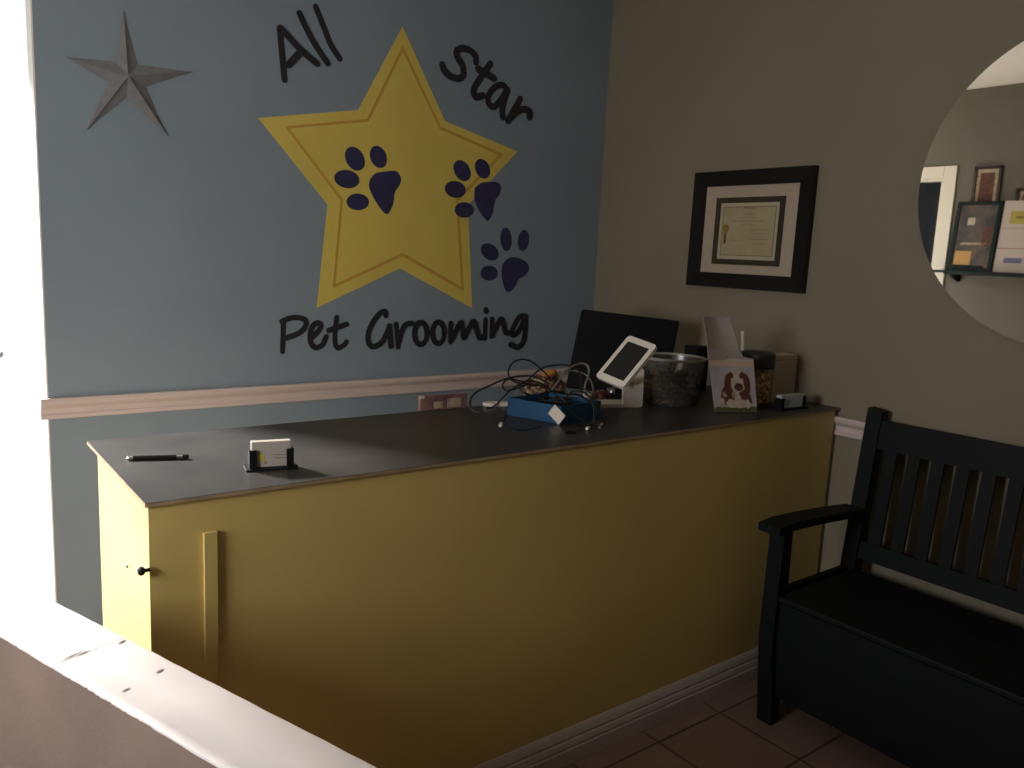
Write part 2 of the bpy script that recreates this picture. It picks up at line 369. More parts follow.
# ------------------------------------------------------------ painted mural on the blue wall
def wall2(px, py): p = on_y(px, py, YB); return (p.x, p.z)
def z(zx, zy, sc, ox, oy): return (ox+zx/sc, oy+zy/sc)
def flat(bm, pts, d=.0012, base=0):
    ps = [V(x, YB-.0004-base, zz) for x, zz in pts]
    prism(bm, ps, (0, -d, 0))
def stroke(bm, pts, wpx, n=7, d=.0016, base=0):
    q = smooth_path([V(*wall2(*p), 0) for p in pts], n) if len(pts) > 2 else [V(*wall2(*p), 0) for p in pts]
    sc = (V(*wall2(*pts[0]), 0)-V(*wall2(pts[0][0]+1, pts[0][1]), 0)).length
    r = wpx*sc/2
    L_, R_ = [], []
    for i, p in enumerate(q):
        t = (q[min(i+1, len(q)-1)]-q[max(i-1, 0)]).normalized(); nn = V(-t.y, t.x, 0)
        L_.append(p+nn*r); R_.append(p-nn*r)
    for i in range(len(q)-1):
        flat(bm, [(L_[i].x, L_[i].y), (L_[i+1].x, L_[i+1].y), (R_[i+1].x, R_[i+1].y), (R_[i].x, R_[i].y)], d+.00003*i, base)
    for p, d in ((q[0], d+.00012), (q[-1], d+.00003*len(q)+.00005)):
        flat(bm, [(p.x+r*math.cos(a), p.y+r*math.sin(a)) for a in [2*PI*k/12 for k in range(12)]], d, base)
star_px = [(402.5, 26.5), (444.7, 121), (517.5, 151.5), (468, 205), (472, 308), (400, 268.4), (316.6, 308), (327.5, 204.7), (258, 118), (358, 110)]
st = thing('painted_star', 'large yellow five-pointed star painted on the blue wall, orange outline inside', 'wall mural', (1.8, YB, 1.9))
b = nb(); flat(b, [wall2(*p) for p in star_px]); obj('star_field', b, 'star', st)
in_px = [(402.5, 48.5), (440, 128), (501, 154.7), (457, 200), (462.5, 289.4), (402.5, 254.4), (333.8, 286.3), (341.6, 200), (286.9, 127.5), (367.5, 120.3)]
b = nb()
for i in range(10): stroke(b, [in_px[i], in_px[(i+1) % 10]], 2.6, d=.0004+.00003*(i % 2), base=.0012)
obj('outline', b, 'orange', st, label='thin orange inner outline')
def zz1(a): return [z(x, y, 3.2, 240, 0) for x, y in a]
def zz2(a): return [z(x, y, 3.2, 240, 180) for x, y in a]
def ell(c, rx, ry, rot, zf):
    pts = []
    for k in range(24):
        a = 2*PI*k/24; x = rx*math.cos(a); y = ry*math.sin(a)
        pts.append((c[0]+x*math.cos(rot)-y*math.sin(rot), c[1]+x*math.sin(rot)+y*math.cos(rot)))
    return [wall2(*p) for p in zf(pts)]
def paw(label, toes, pad, zf, base):
    t = thing('paw_print', label, 'wall mural', (0, YB, 0), 'navy paw prints painted on the blue wall')
    cx, cz = wall2(*zf([pad[0]])[0]); t.location = (cx, YB, cz)
    for c, rx, ry, rot in toes:
        b = nb(); flat(b, ell(c, rx, ry, rot, zf), .0008, base); obj('toe_pad', b, 'navy', t)
    pp = smooth_path([V(x, y, 0) for x, y in pad+[pad[0]]], 4)[:-1]
    b = nb(); flat(b, [wall2(*q) for q in zf([(p.x, p.y) for p in pp])], .0008, base); obj('main_pad', b, 'navy', t)
paw('largest navy paw print in the middle of the yellow star, left of the other two', [((367, 508), 29, 41, -.5), ((442, 502), 26, 37, -.38), ((341, 573), 41, 29, .2), ((376, 646), 36, 27, .05)],
    [(415, 575), (432, 555), (470, 548), (500, 548), (514, 570), (510, 592), (495, 615), (490, 650), (475, 682), (462, 682), (440, 655), (420, 620), (412, 595)], zz1, .0016)
paw("navy paw print on the yellow star's right arm", [((710, 546), 25, 36, -.5), ((775, 540), 23, 33, -.38), ((688, 606), 34, 27, .25), ((717, 672), 31, 25, .05)],
    [(750, 602), (770, 586), (800, 582), (825, 584), (834, 600), (828, 625), (815, 642), (808, 680), (795, 705), (785, 702), (765, 675), (750, 640)], zz1, .0016)
paw('navy paw print on bare blue wall, lower right of the star', [((851, 190), 18, 38, -.08), ((907, 193), 18, 34, .12), ((799, 230), 24, 32, -.85), ((797, 298), 28, 24, 0)],
    [(842, 265), (860, 250), (885, 248), (915, 262), (925, 285), (912, 305), (892, 318), (880, 340), (862, 358), (848, 350), (838, 315), (837, 285)], zz2, 0)
def word(label, strokes, loc):
    t = thing('painted_lettering', label, 'lettering', (*[loc[0]], YB, loc[1]))
    for li, (name, ss, wpx) in enumerate(strokes):
        b = nb()
        for k, s in enumerate(ss): stroke(b, s, wpx, d=.0016+.0028*k+.0014*(li % 2))
        obj(name, b, 'ink', t)
def Z4(*a): return [z(x, y, 8.53, 260, 0) for x, y in a]
def Z5(*a): return [z(x, y, 7.317, 430, 30) for x, y in a]
def Z6(*a): return [z(x, y, 7.877, 270, 300) for x, y in a]
def Z7(*a): return [z(x, y, 7.314, 400, 300) for x, y in a]
word('black painted word All slanting above the left of the yellow star', [
    ('letter', [Z4((168, 240), (188, 460), (208, 680)), Z4((172, 240), (250, 325), (350, 430), (485, 545)), Z4((345, 440), (240, 555))], 6.2),
    ('letter', [Z4((335, 115), (395, 245), (480, 400), (575, 540))], 5.8),
    ('letter', [Z4((475, 60), (535, 210), (600, 375), (678, 500))], 5.8)], wall2(310, 40))
word('black painted word Star slanting down to the right above the star', [
    ('letter', [Z5((335, 235), (332, 190), (290, 150), (235, 135), (195, 155), (200, 200), (235, 260), (243, 320), (215, 355), (150, 340), (105, 300), (88, 255))], 5.6),
    ('letter', [Z5((440, 250), (365, 355), (318, 440), (335, 490), (385, 480)), Z5((350, 285), (465, 355))], 5.6),
    ('letter', [Z5((562, 440), (535, 405), (480, 415), (430, 475), (428, 535), (465, 562), (510, 520), (562, 440)), Z5((564, 440), (540, 520), (525, 590), (532, 638))], 5.2),
    ('letter', [Z5((658, 505), (610, 590), (570, 665)), Z5((590, 640), (635, 595), (690, 580), (722, 600), (725, 638))], 5.2)], wall2(485, 85))
def ov(cx, cy, rx, ry): return Z7(*[(cx+rx*math.cos(a), cy+ry*math.sin(a)) for a in [2*PI*k/14 for k in range(15)]])
word('black painted words Pet Grooming running below the yellow star', [
    ('letter', [Z6((105, 175), (102, 290), (98, 405)), Z6((92, 168), (160, 142), (230, 140), (278, 165), (272, 215), (215, 265), (125, 298))], 5.2),
    ('letter', [Z6((335, 290), (385, 240), (398, 198), (372, 180), (335, 205), (314, 280), (325, 345), (358, 375), (410, 352), (440, 290))], 5.2),
    ('letter', [Z6((525, 137), (512, 250), (512, 335), (535, 377), (580, 355), (600, 330)), Z6((460, 240), (530, 215), (600, 190))], 5.0),
    ('letter', [Z6((912, 122), (905, 92), (860, 108), (800, 190), (770, 280), (780, 345), (815, 367), (880, 330), (925, 245), (942, 205)), Z6((937, 205), (943, 290), (950, 365))], 5.0),
    ('letter', [[(396, 324), (397, 335), (398, 347)], [(398.5, 342), (401, 332), (405.5, 324.6), (411.6, 323.4)]], 4.8),
    ('letter', [ov(150, 245, 46, 80)], 4.8),
    ('letter', [ov(280, 240, 43, 78)], 4.8),
    ('letter', [Z7((370, 170), (368, 240), (368, 305)), Z7((370, 300), (400, 235), (440, 165), (452, 205), (465, 275), (490, 225), (535, 155), (555, 215), (578, 275), (592, 270))], 4.6),
    ('letter', [Z7((625, 145), (622, 215), (620, 280)), Z7((627, 72), (628, 82))], 4.6),
    ('letter', [Z7((672, 140), (670, 210), (668, 265)), Z7((670, 262), (695, 205), (735, 140), (752, 175), (770, 235), (792, 242))], 4.5),
    ('letter', [Z7((915, 118), (875, 125), (835, 185), (820, 240), (835, 255), (875, 215), (915, 118)), Z7((917, 120), (913, 220), (900, 305), (860, 345), (808, 325))], 4.5)], wall2(400, 335))

# barn star ornament
tips = [(123, 12), (192, 72), (167, 136), (87, 129), (66, 57)]; c0 = (126, 77)
b = nb(); T = [V(wall2(*p)[0], YB-.002, wall2(*p)[1]) for p in tips]; C3 = wall2(*c0); C = V(C3[0], YB-.028, C3[1]); Cb = V(C3[0], YB-.001, C3[1])
inn = []
for i in range(5):
    a, c = T[i], T[(i+1) % 5]; m_ = (a+c)/2; inn.append(V(C.x+(m_.x-C.x)*.36, YB-.003, C.z+(m_.z-C.z)*.36))
vc = b.verts.new(C); vb = b.verts.new(Cb); vt = [b.verts.new(p) for p in T]; vi = [b.verts.new(p) for p in inn]
for i in range(5):
    b.faces.new((vc, vt[i], vi[i])); b.faces.new((vc, vi[i], vt[(i+1) % 5]))
    b.faces.new((vb, vi[i], vt[i])); b.faces.new((vb, vt[(i+1) % 5], vi[i]))
bst = thing('barn_star', 'grey-brown metal barn star hanging at the upper left of the blue wall', 'wall decoration', Cb)
obj('star_body', b, 'tin', bst)
b = nb()
for p in T: tube(b, [C+V(0, -.001, 0), p+V(0, -.004, 0)], [.004, .002], 5)
obj('ridge_wire', b, 'tin', bst)

# ------------------------------------------------------------ framed certificate on the right wall
cf = thing('framed_certificate', 'framed certificate with cream mat and wide black frame on the beige wall', 'picture frame', (XR, 2.253, 1.77))
def ring(bm, x0, x1, y0, y1, z0, z1, wd):   # frame lying in a wall of constant x, mitred with a sloped face
    o = [(y0, z0), (y1, z0), (y1, z1), (y0, z1)]; i_ = [(y0+wd, z0+wd), (y1-wd, z0+wd), (y1-wd, z1-wd), (y0+wd, z1-wd)]
    for k in range(4):
        k2 = (k+1) % 4
        hexa(bm, [V(x0, *o[k]), V(x0, *o[k2]), V(x0, *i_[k2]), V(x0, *i_[k])], [V(x1, *o[k]), V(x1, *o[k2]), V(x1+(x0-x1)*.25, *i_[k2]), V(x1+(x0-x1)*.25, *i_[k])])
y0, y1, z0, z1 = 1.935, 2.56, 1.508, 2.03
b = nb(); ring(b, XR, XR-.03, y0, y1, z0, z1, .066); obj('frame', b, 'blackfr', cf)
b = nb(); box(b, (XR-.012, y0+.06, z0+.06), (XR-.002, y1-.06, z1-.06)); obj('mat_board', b, 'matboard', cf)
iy0, iy1, iz0, iz1 = 2.068, 2.428, 1.614, 1.912
b = nb(); ring(b, XR-.012, XR-.02, iy0, iy1, iz0, iz1, .024); obj('inner_frame', b, 'bronze', cf)
b = nb(); box(b, (XR-.0135, iy0+.02, iz0+.02), (XR-.012, iy1-.02, iz1-.02)); pa = obj('certificate', b, 'paperpale', cf)
b = nb(); box(b, (XR-.0142, iy0+.042, iz0+.042), (XR-.0135, iy1-.042, iz1-.042)); obj('certificate_field', b, 'paper', pa)
b = nb()
a0, a1, e0, e1 = iy0+.04, iy1-.04, iz0+.04, iz1-.04
for q in (((a0, e0), (a1, e0+.004)), ((a0, e1-.004), (a1, e1)), ((a0, e0), (a0+.004, e1)), ((a1-.004, e0), (a1, e1))):
    box(b, (XR-.0148, *q[0]), (XR-.0142, *q[1]))
cy = (iy0+iy1)/2
for zt, hw, off, th in ((1.862, .03, 0, .007), (1.836, .024, 0, .004), (1.822, .045, 0, .0025), (1.806, .09, 0, .003), (1.79, .04, 0, .0025), (1.768, .04, -.06, .002), (1.752, .035, -.06, .002), (1.728, .045, -.06, .003), (1.722, .03, .05, .0025), (1.708, .04, -.06, .002)):
    rr_ = random.Random(int(zt*1000)); yy = cy+off-hw
    while yy < cy+off+hw:
        l = rr_.uniform(.004, .014); box(b, (XR-.0146, yy, zt), (XR-.0142, min(yy+l, cy+off+hw), zt+th)); yy += l+.003
obj('printed_lines', b, 'print', pa)
b = nb(); pts = []
for k in range(32):
    a = 2*PI*k/32; r = .021 if k % 2 else .0185; pts.append((XR-.0142, iy1-.062+r*math.cos(a)*.9, 1.775+r*math.sin(a)))
prism(b, pts, (-.0012, 0, 0)); sl = obj('gold_seal', b, 'gold', pa)
b = nb(); prism(b, [(XR-.0142, iy1-.056, 1.757), (XR-.0142, iy1-.066, 1.757), (XR-.0142, iy1-.068, 1.705), (XR-.0142, iy1-.062, 1.71), (XR-.0142, iy1-.055, 1.703)], (-.0008, 0, 0)); obj('ribbon', b, 'ribbon', pa)

# ------------------------------------------------------------ round mirror on the right wall, hung leaning slightly forward
TL = .008
mr = thing('round_mirror', 'large frameless round mirror on the beige wall above the bench', 'mirror', (XR, .98, 1.38))
mr.rotation_euler = (0, 0, 0)
def lean(bm, R0, zc, yc):
    # bm built as a disc round local Z; stand it on the wall and lean its top forward
    for v in bm.verts:
        y, zv, d = v.co.x, v.co.y, v.co.z
        zl = zv+R0; xx = XR-.012-d*math.cos(TL)-zl*math.sin(TL); zz = (zc-R0)+zl*math.cos(TL)-d*math.sin(TL)
        v.co = V(xx, yc+y, zz)
R0 = .532
b = nb(); lathe(b, [(0, 0), (R0-.001, 0), (R0-.001, .004), (0, .004)], (0, 0, 0), 96); lean(b, R0, 1.918, .972); obj('mirror_glass', b, 'mirror', mr)
b = nb(); lathe(b, [(R0-.001, 0), (R0+.001, 0), (R0+.001, .0042), (R0-.001, .0042), (R0-.001, 0)], (0, 0, 0), 96); lean(b, R0, 1.918, .972); obj('mirror_edge', b, 'edge', mr, True)
b = nb(); lathe(b, [(0, -.008), (R0*.8, -.008), (R0*.8, 0), (0, 0)], (0, 0, 0), 64); lean(b, R0, 1.918, .972); obj('backing_board', b, 'black', mr)
b = nb(); tube(b, [(XR, .98, 2.3), (XR-.045, .98, 2.3)], .006); obj('hanging_hook', b, 'steel', mr)

# ------------------------------------------------------------ bench along the right wall
BY1, BY0 = 1.575, .22
bn = thing('storage_bench', 'dark green-black wooden settle bench with slatted back below the round mirror', 'bench', (2.65, .9, 0))
def bpost(y0, y1):
    b = nb(); hexa(b, [V(2.895, y0, 0), V(2.95, y0, 0), V(2.95, y1, 0), V(2.895, y1, 0)], [V(2.895, y0, .45), V(2.955, y0, .45), V(2.955, y1, .45), V(2.895, y1, .45)])
    hexa(b, [V(2.895, y0, .45), V(2.955, y0, .45), V(2.955, y1, .45), V(2.895, y1, .45)], [V(2.965, y0, 1.085), V(3.015, y0, 1.085), V(3.015, y1, 1.095), V(2.965, y1, 1.095)])
    return b
def xb(zv): return 2.895+.07*(zv-.45)/.64
def slab(b, y0, y1, z0, z1, dx0, dx1):
    hexa(b, [V(xb(z0)+dx0, y0, z0), V(xb(z0)+dx1, y0, z0), V(xb(z0)+dx1, y1, z0), V(xb(z0)+dx0, y1, z0)], [V(xb(z1)+dx0, y0, z1), V(xb(z1)+dx1, y0, z1), V(xb(z1)+dx1, y1, z1), V(xb(z1)+dx0, y1, z1)])
for (yo, sg) in ((BY1, -1), (BY0, 1)):
    ya, yb2 = sorted((yo+sg*.012, yo+sg*.07))
    obj('back_post', bpost(ya, yb2), 'bench', bn)
    b = nb(); hexa(b, [V(2.392, ya-.03, 0), V(2.44, ya-.03, 0), V(2.44, yb2-.03, 0), V(2.392, yb2-.03, 0)], [V(2.395, ya, .30), V(2.46, ya, .30), V(2.46, yb2, .30), V(2.395, yb2, .30)])
    hexa(b, [V(2.395, ya, .30), V(2.46, ya, .30), V(2.46, yb2, .30), V(2.395, yb2, .30)], [V(2.40, ya, .72), V(2.45, ya, .72), V(2.45, yb2, .72), V(2.40, yb2, .72)])
    obj('front_leg', b, 'bench', bn)
    b = nb(); y_a, y_b = sorted((yo-sg*.005, yo+sg*.08)); n = 8; pr = []
    for k in range(n+1):
        t = k/n; pr.append((2.352+(2.92-2.352)*t, .735-.028*t+.006*math.sin(t*PI)+(.004 if k else -.004)))
    pts = [V(x, y_a, zv) for x, zv in pr]+[V(x, y_a, zv-.028) for x, zv in pr[::-1]]
    prism(b, pts, (0, y_b-y_a, 0)); obj('armrest', b, 'bench', bn)
    b = nb(); box(b, (2.42, yo+sg*.022, .10), (2.90, yo+sg*.045, .475)); obj('side_panel', b, 'bench', bn)
YI0, YI1 = BY0+.07, BY1-.07
b = nb(); slab(b, YI0, YI1, .945, 1.052, .008, .034); obj('top_rail', b, 'bench', bn)
b = nb(); slab(b, YI0, YI1, .515, .582, .008, .034); obj('lower_rail', b, 'bench', bn)
yy = 1.474
while yy-.052 > YI0:
    b = nb(); slab(b, yy-.045, yy, .575, .95, .014, .028); obj('slat', b, 'bench', bn); yy -= .0865
b = nb(); box(b, (2.405, YI0-.005, .452), (2.90, YI1+.005, .472), .004); obj('seat_lid', b, 'bench', bn)
b = nb(); box(b, (2.418, YI0-.01, .10), (2.438, YI1+.01, .445)); obj('front_panel', b, 'bench', bn)
b = nb(); box(b, (2.44, YI0-.02, .09), (2.895, YI1+.02, .105)); obj('floor_panel', b, 'bench', bn)

# ------------------------------------------------------------ things on the counter
def frame_at(origin, xdir):
    x = V(xdir[0], xdir[1], 0).normalized(); y = V(-x.y, x.x, 0)
    return Matrix(((x.x, y.x, 0, origin[0]), (x.y, y.y, 0, origin[1]), (0, 0, 1, origin[2]), (0, 0, 0, 1)))
# pen
p0 = on_z(127, 458, CZ+.006); p1 = on_z(189, 456.5, CZ+.006)
pen = thing('marker_pen', 'black marker pen with silver ends lying on the left end of the countertop', 'pen', ((p0+p1)/2).to_tuple()[:2]+(CZ,))
dd = (p1-p0)
b = nb(); tube(b, [p0+dd*.1, p0+dd*.5, p0+dd*.8], [.0058, .006, .006], 12); obj('barrel', b, 'black', pen, True)
b = nb(); tube(b, [p0, p0+dd*.02, p0+dd*.1], [.0045, .0055, .0058], 12); obj('end_ring', b, 'silver', pen, True)
b = nb(); tube(b, [p0+dd*.8, p0+dd*.9], [.0062, .0062], 12); obj('grip_ring', b, 'silver', pen, True)
b = nb(); tube(b, [p0+dd*.9, p0+dd*.985, p0+dd], [.0062, .0058, .003], 12); obj('cap', b, 'black', pen, True)
# card holders
def card_holder(pl, pr, label, cm, hcard, marks, back=.035):
    ch_ = .05 if hcard > .06 else .047
    a = on_z(*pl, CZ); c = on_z(*pr, CZ); W = (c-a).length; mx = frame_at(a, (c-a))
    t = thing('card_holder', label, 'card holder', (a+c)/2, 'business card holders on the counter')
    b = nb(); box(b, (0, -.004, 0), (W, back+.018, .005), .001, mx); obj('base_plate', b, 'black', t)
    for x0, x1 in ((.009, .026), (W-.026, W-.009)):
        b = nb(); box(b, (x0, .006, .004), (x1, .011, ch_), .001, mx); box(b, (x0 if x0 < .02 else x1-.002, .006, .004), ((x0+.002) if x0 < .02 else x1, back, ch_), 0, mx); obj('side_clip', b, 'black', t)
    b = nb(); box(b, (.012, back, .004), (W-.012, back+.004, .034), .001, mx); obj('back_plate', b, 'black', t)
    cs = thing('business_cards', label.replace('holder', 'cards in the holder') if False else marks[0], 'business cards', (a+c)/2+V(0, 0, .006), 'stacks of business cards on the counter')
    b = nb(); box(b, (.0145, .0125, .0055), (W-.0145, back-.002, .0055+hcard), .002, mx); cb = obj('card_stack', b, cm, cs)
    b = nb()
    for (x0, x1, z0_, z1_) in marks[2]: box(b, (.0145+x0, .0121, z0_), (.0145+x1, .0125, z1_), 0, mx)
    obj('print', b, marks[1], cb)
    b = nb()
    for (x0, x1, z0_, z1_) in marks[3]: box(b, (.0145+x0, .0121, z0_), (.0145+x1, .0125, z1_), 0, mx)
    obj('print', b, 'print', cb)
    return W
card_holder((246, 472), (298, 468.5), 'black business card holder near the pen, at the left end of the counter', 'card', .064,
            ('pale business cards with a yellow mark standing in the left holder', 'yellowprint', [(.014, .030, .022, .036), (.018, .026, .036, .042)], [(.030, .036, .014, .02), (.05, .085, .034, .036), (.055, .085, .026, .028)]))
card_holder((781, 411), (808, 408), 'black business card holder at the far right end of the counter', 'bluecard', .052,
            ('pale blue business cards standing in the right-hand holder', 'card', [(.01, .03, .03, .04)], [(.035, .06, .03, .033), (.035, .06, .022, .025)]), .04)
# printed box by the rail
a = on_z(420, 411.5, CZ); c = on_z(467, 407.5, CZ); mx = frame_at(a, c-a); W = (c-a).length
fb = thing('printed_box', 'small purple floral printed box on the back edge of the counter', 'box', (a+c)/2)
b = nb(); box(b, (0, 0, 0), (W, .02, .052), .002, mx); bb = obj('box_body', b, 'purple', fb)
b = nb(); box(b, (W*.28, -.0006, .006), (W*.48, 0, .03), 0, mx); box(b, (W*.56, -.0006, .006), (W*.86, 0, .038), 0, mx); obj('tan_print', b, 'tan', bb)
b = nb(); box(b, (.0, -.0008, .044), (.016, .005, .0535), 0, mx); obj('corner_sticker', b, 'tag', bb)
# white plastic spoon shaped scoop left of the blue box
a = on_z(483, 404.5, CZ+.006); c = on_z(511, 404, CZ+.006)
b = nb(); d_ = c-a; n_ = V(-d_.y, d_.x, 0).normalized()
prof = [(0, .004), (.06, .016), (.2, .024), (.4, .024), (.55, .014), (.75, .014), (1, .016)]
up = [a+d_*t+n_*w_ for t, w_ in prof]; dn = [a+d_*t-n_*w_ for t, w_ in prof[::-1]]
prism(b, [q+V(0, 0, -.005) for q in up+dn], (0, 0, .013)); bmesh.ops.bevel(b, geom=list(b.edges), offset=.002, segments=1, affect='EDGES')
obj('white_scoop', b, 'white', None, label='small white plastic scoop lying left of the blue box', cat='scoop')
# blue open box
A_ = V(1.672, 2.163, CZ); B_ = V(1.735, 1.955, CZ); C_ = V(1.947, 1.986, CZ); D_ = A_+C_-B_
bx = thing('blue_tray', 'open blue cardboard tray heaped with cables in the middle of the counter', 'tray', (A_+C_)/2)
hh = .062
quad = [A_, B_, C_, D_]; cen = (A_+C_)/2
inner = [cen+(q-cen)*.955 for q in quad]
b = nb()
for k in range(4):
    k2 = (k+1) % 4; hexa(b, [quad[k], quad[k2], inner[k2], inner[k]], [q+V(0, 0, hh) for q in (quad[k], quad[k2], inner[k2], inner[k])])
hexa(b, quad, [q+V(0, 0, .003) for q in quad]); obj('tray_body', b, 'bluebox', bx)
nl = (B_-A_).normalized(); nf = V(nl.y, -nl.x, 0)
if nf.dot(EYE-B_) < 0: nf = -nf
tc_ = B_-nl*.012+nf*.004+V(0, 0, .034)
ux = nl*math.cos(.95)+V(0, 0, math.sin(.95)); uy = -nl*math.sin(.95)+V(0, 0, math.cos(.95))
b = nb(); prism(b, [tc_+ux*s*.021+uy*t*.027 for s, t in ((-1, -1), (1, -1), (1, 1), (-1, 1))], nf*.0012)
obj('hang_tag', b, 'tag', bx, label='cream paper tag')
# flower-printed wrapper pack and orange wrapper, behind the tray
def crumple(name, c, r, m, label, cat, seed, sub=3, amp=.22):
    b = nb(); vs = ball(b, (0, 0, 0), 1, sub); rn = random.Random(seed)
    ph = [(rn.uniform(0, 6), rn.uniform(2, 6), V(rn.uniform(-1, 1), rn.uniform(-1, 1), rn.uniform(-1, 1)).normalized()) for _ in range(7)]
    for v in b.verts:
        k = 1+amp*sum(abs(math.sin(p+f_*v.co.dot(dv))) for p, f_, dv in ph)/7-amp/2; v.co = V(v.co.x*r[0]*k, v.co.y*r[1]*k, max(-r[2]*.9, v.co.z*r[2]*k))+V(*c)
    return obj(name, b, m, None, False, label, cat)
pc = on_y(553, 385, 2.2)
crumple('snack_pouch', (pc.x, 2.245, CZ+.06), (.085, .035, .060), 'cellophane', 'dark red and cream floral foil pouch behind the blue tray', 'pouch', 4, 4, .5)
oc = on_y(554, 369.5, 2.2)
crumple('orange_wrapper', (oc.x, 2.22, CZ+.125), (.035, .018, .016), 'orangew', 'crumpled orange wrapper on top of the floral pouch', 'wrapper', 9)
sc0 = on_z(603, 401, CZ)
crumple('snack_bar', (sc0.x, sc0.y+.015, CZ+.02), (.045, .022, .02), 'cellophane', 'small floral foil packet between the blue tray and the card reader', 'packet', 12, 4, .4)
# cables
def Z8(zx, zy, y): return on_y(470+zx/7.314, 350+zy/7.314, y)
def cable(pts, r, m, label, ends=None):
    q = smooth_path(pts, 6)
    for p in q: p.z = max(p.z, CZ+(.0062 if ends else r))
    b = nb(); tube(b, q, r, 7)
    t = thing('cable', label, 'cable', q[0], 'loose cables heaped on the blue tray')
    obj('cord', b, m, t, True)
    if ends:
        b = nb(); d = (q[-1]-q[-4]).normalized(); tube(b, [q[-1]-d*.004, q[-1]+d*.016], .0055, 8); obj('plug', b, ends, t, True)
cable([Z8(640, 250, 2.05), Z8(600, 220, 2.07), Z8(520, 140, 2.10), Z8(450, 85, 2.12), Z8(380, 68, 2.13), Z8(315, 92, 2.13), Z8(283, 145, 2.12), Z8(292, 205, 2.10), Z8(350, 240, 2.08), Z8(450, 248, 2.06), Z8(560, 270, 2.04)], .0032, 'blackcable', 'black cable making the tallest loop above the blue tray')
cable([Z8(60, 455, 2.12), Z8(10, 430, 2.14), Z8(5, 360, 2.16), Z8(50, 308, 2.16), Z8(150, 258, 2.14), Z8(260, 212, 2.12), Z8(380, 190, 2.1), Z8(480, 195, 2.07), Z8(580, 250, 2.04)], .0034, 'blackcable', 'black cable arching far out to the left of the tray')
cable([Z8(420, 250, 2.06), Z8(330, 285, 2.05), Z8(260, 295, 2.06), Z8(240, 250, 2.08), Z8(290, 212, 2.09), Z8(400, 230, 2.08), Z8(460, 185, 2.09), Z8(530, 132, 2.1), Z8(640, 108, 2.12), Z8(740, 118, 2.14), Z8(800, 160, 2.1), Z8(820, 300, 2.03)], .003, 'blackcable', 'black cable bending over the pouch and down the right of the tray')
cable([Z8(480, 260, 2.05), Z8(380, 245, 2.07), Z8(290, 300, 2.1), Z8(215, 375, 2.12), Z8(165, 418, 2.14), Z8(120, 425, 2.15)], .003, 'blackcable', 'black cable dropping left across the white scoop')
cable([Z8(500, 330, 2.0), Z8(600, 300, 2.0), Z8(700, 320, 2.0), Z8(800, 330, 1.99), Z8(880, 380, 1.97), Z8(960, 440, 1.95), Z8(985, 500, 1.9), Z8(960, 560, 1.88)], .003, 'blackcable', 'black cable curling round the right corner of the tray to a metal plug', 'silver')
cable([Z8(700, 260, 2.02), Z8(800, 270, 2.0), Z8(900, 330, 1.95), Z8(925, 430, 1.9), Z8(900, 540, 1.88), Z8(880, 600, 1.87), Z8(862, 640, 1.86)], .0026, 'blackcable', 'thin black cable ending in a white tip near the counter front edge', 'white')
cable([Z8(520, 560, 1.9), Z8(400, 585, 1.9), Z8(290, 565, 1.93), Z8(250, 500, 2.0), Z8(270, 475, 2.02), Z8(228, 540, 1.96)], .0024, 'blackcable', 'thin black cable lying in front of the tray with a white tip', 'white')
cable([Z8(600, 290, 2.02), Z8(640, 240, 2.05), Z8(690, 170, 2.1), Z8(750, 120, 2.13), Z8(820, 98, 2.14), Z8(865, 125, 2.12), Z8(865, 190, 2.08), Z8(840, 260, 2.04), Z8(845, 330, 2.0)], .0034, 'greycable', 'grey cable looping high in front of the monitor')
cable([Z8(690, 150, 2.13), Z8(760, 152, 2.12), Z8(830, 172, 2.1), Z8(880, 220, 2.07), Z8(900, 300, 2.03), Z8(870, 360, 2.0)], .003, 'greycable', 'second grey cable, the lower one beside the card reader')
cable([Z8(700, 350, 1.98), Z8(760, 300, 1.97), Z8(850, 320, 1.94), Z8(900, 400, 1.92), Z8(905, 500, 1.90), Z8(860, 560, 1.90), Z8(780, 540, 1.91)], .0032, 'blackcable', 'black cable looped over the right wall of the blue tray')
cable([Z8(440, 330, 2.0), Z8(380, 300, 2.01), Z8(360, 260, 2.05), Z8(430, 225, 2.08), Z8(540, 255, 2.06), Z8(620, 320, 2.0), Z8(700, 380, 1.955), Z8(760, 470, 1.94), Z8(830, 520, 1.92)], .0034, 'blackcable', 'black cable crossing the tray from its left end to its right corner')
cable([Z8(330, 330, 2.08), Z8(370, 260, 2.1), Z8(395, 230, 2.1), Z8(420, 265, 2.07), Z8(400, 320, 2.04)], .003, 'greycable', 'short grey cable bent over the left end of the blue tray')
b = nb(); tube(b, [Z8(866, 502, 1.945), Z8(866, 486, 1.945)], .0055, 8)
b2 = b
rng = random.Random(3)
for i in range(7):
    pts = []
    a0_ = rng.uniform(0, 6)
    for k in range(9):
        a_ = a0_+k*.75; rr_ = rng.uniform(.03, .075)
        e_ = (B_-A_).normalized(); f2 = (C_-B_).normalized()
        pts.append(cen+e_*math.cos(a_)*rr_*1.1+f2*math.sin(a_)*rr_*1.1+V(0, 0, .012+i*.0078+rng.uniform(0, .0008)))
    q = smooth_path(pts, 5); bb_ = nb(); tube(bb_, q, .0032, 6)
    t = thing('coiled_cable', 'black cable coiled inside the open blue tray' if i < 6 else 'topmost of the black coils heaped inside the open blue tray', 'cable', q[0], 'black cables coiled inside the blue tray'); obj('cord', bb_, 'blackcable', t, True)
b2.free()
b = nb(); mx = frame_at(on_z(585, 399, CZ+.055), (1, -.3, 0)); box(b, (0, 0, 0), (.026, .02, .018), .003, mx)
obj('white_adapter', b, 'white', None, label='small white plug adapter on the right corner of the blue tray', cat='adapter')
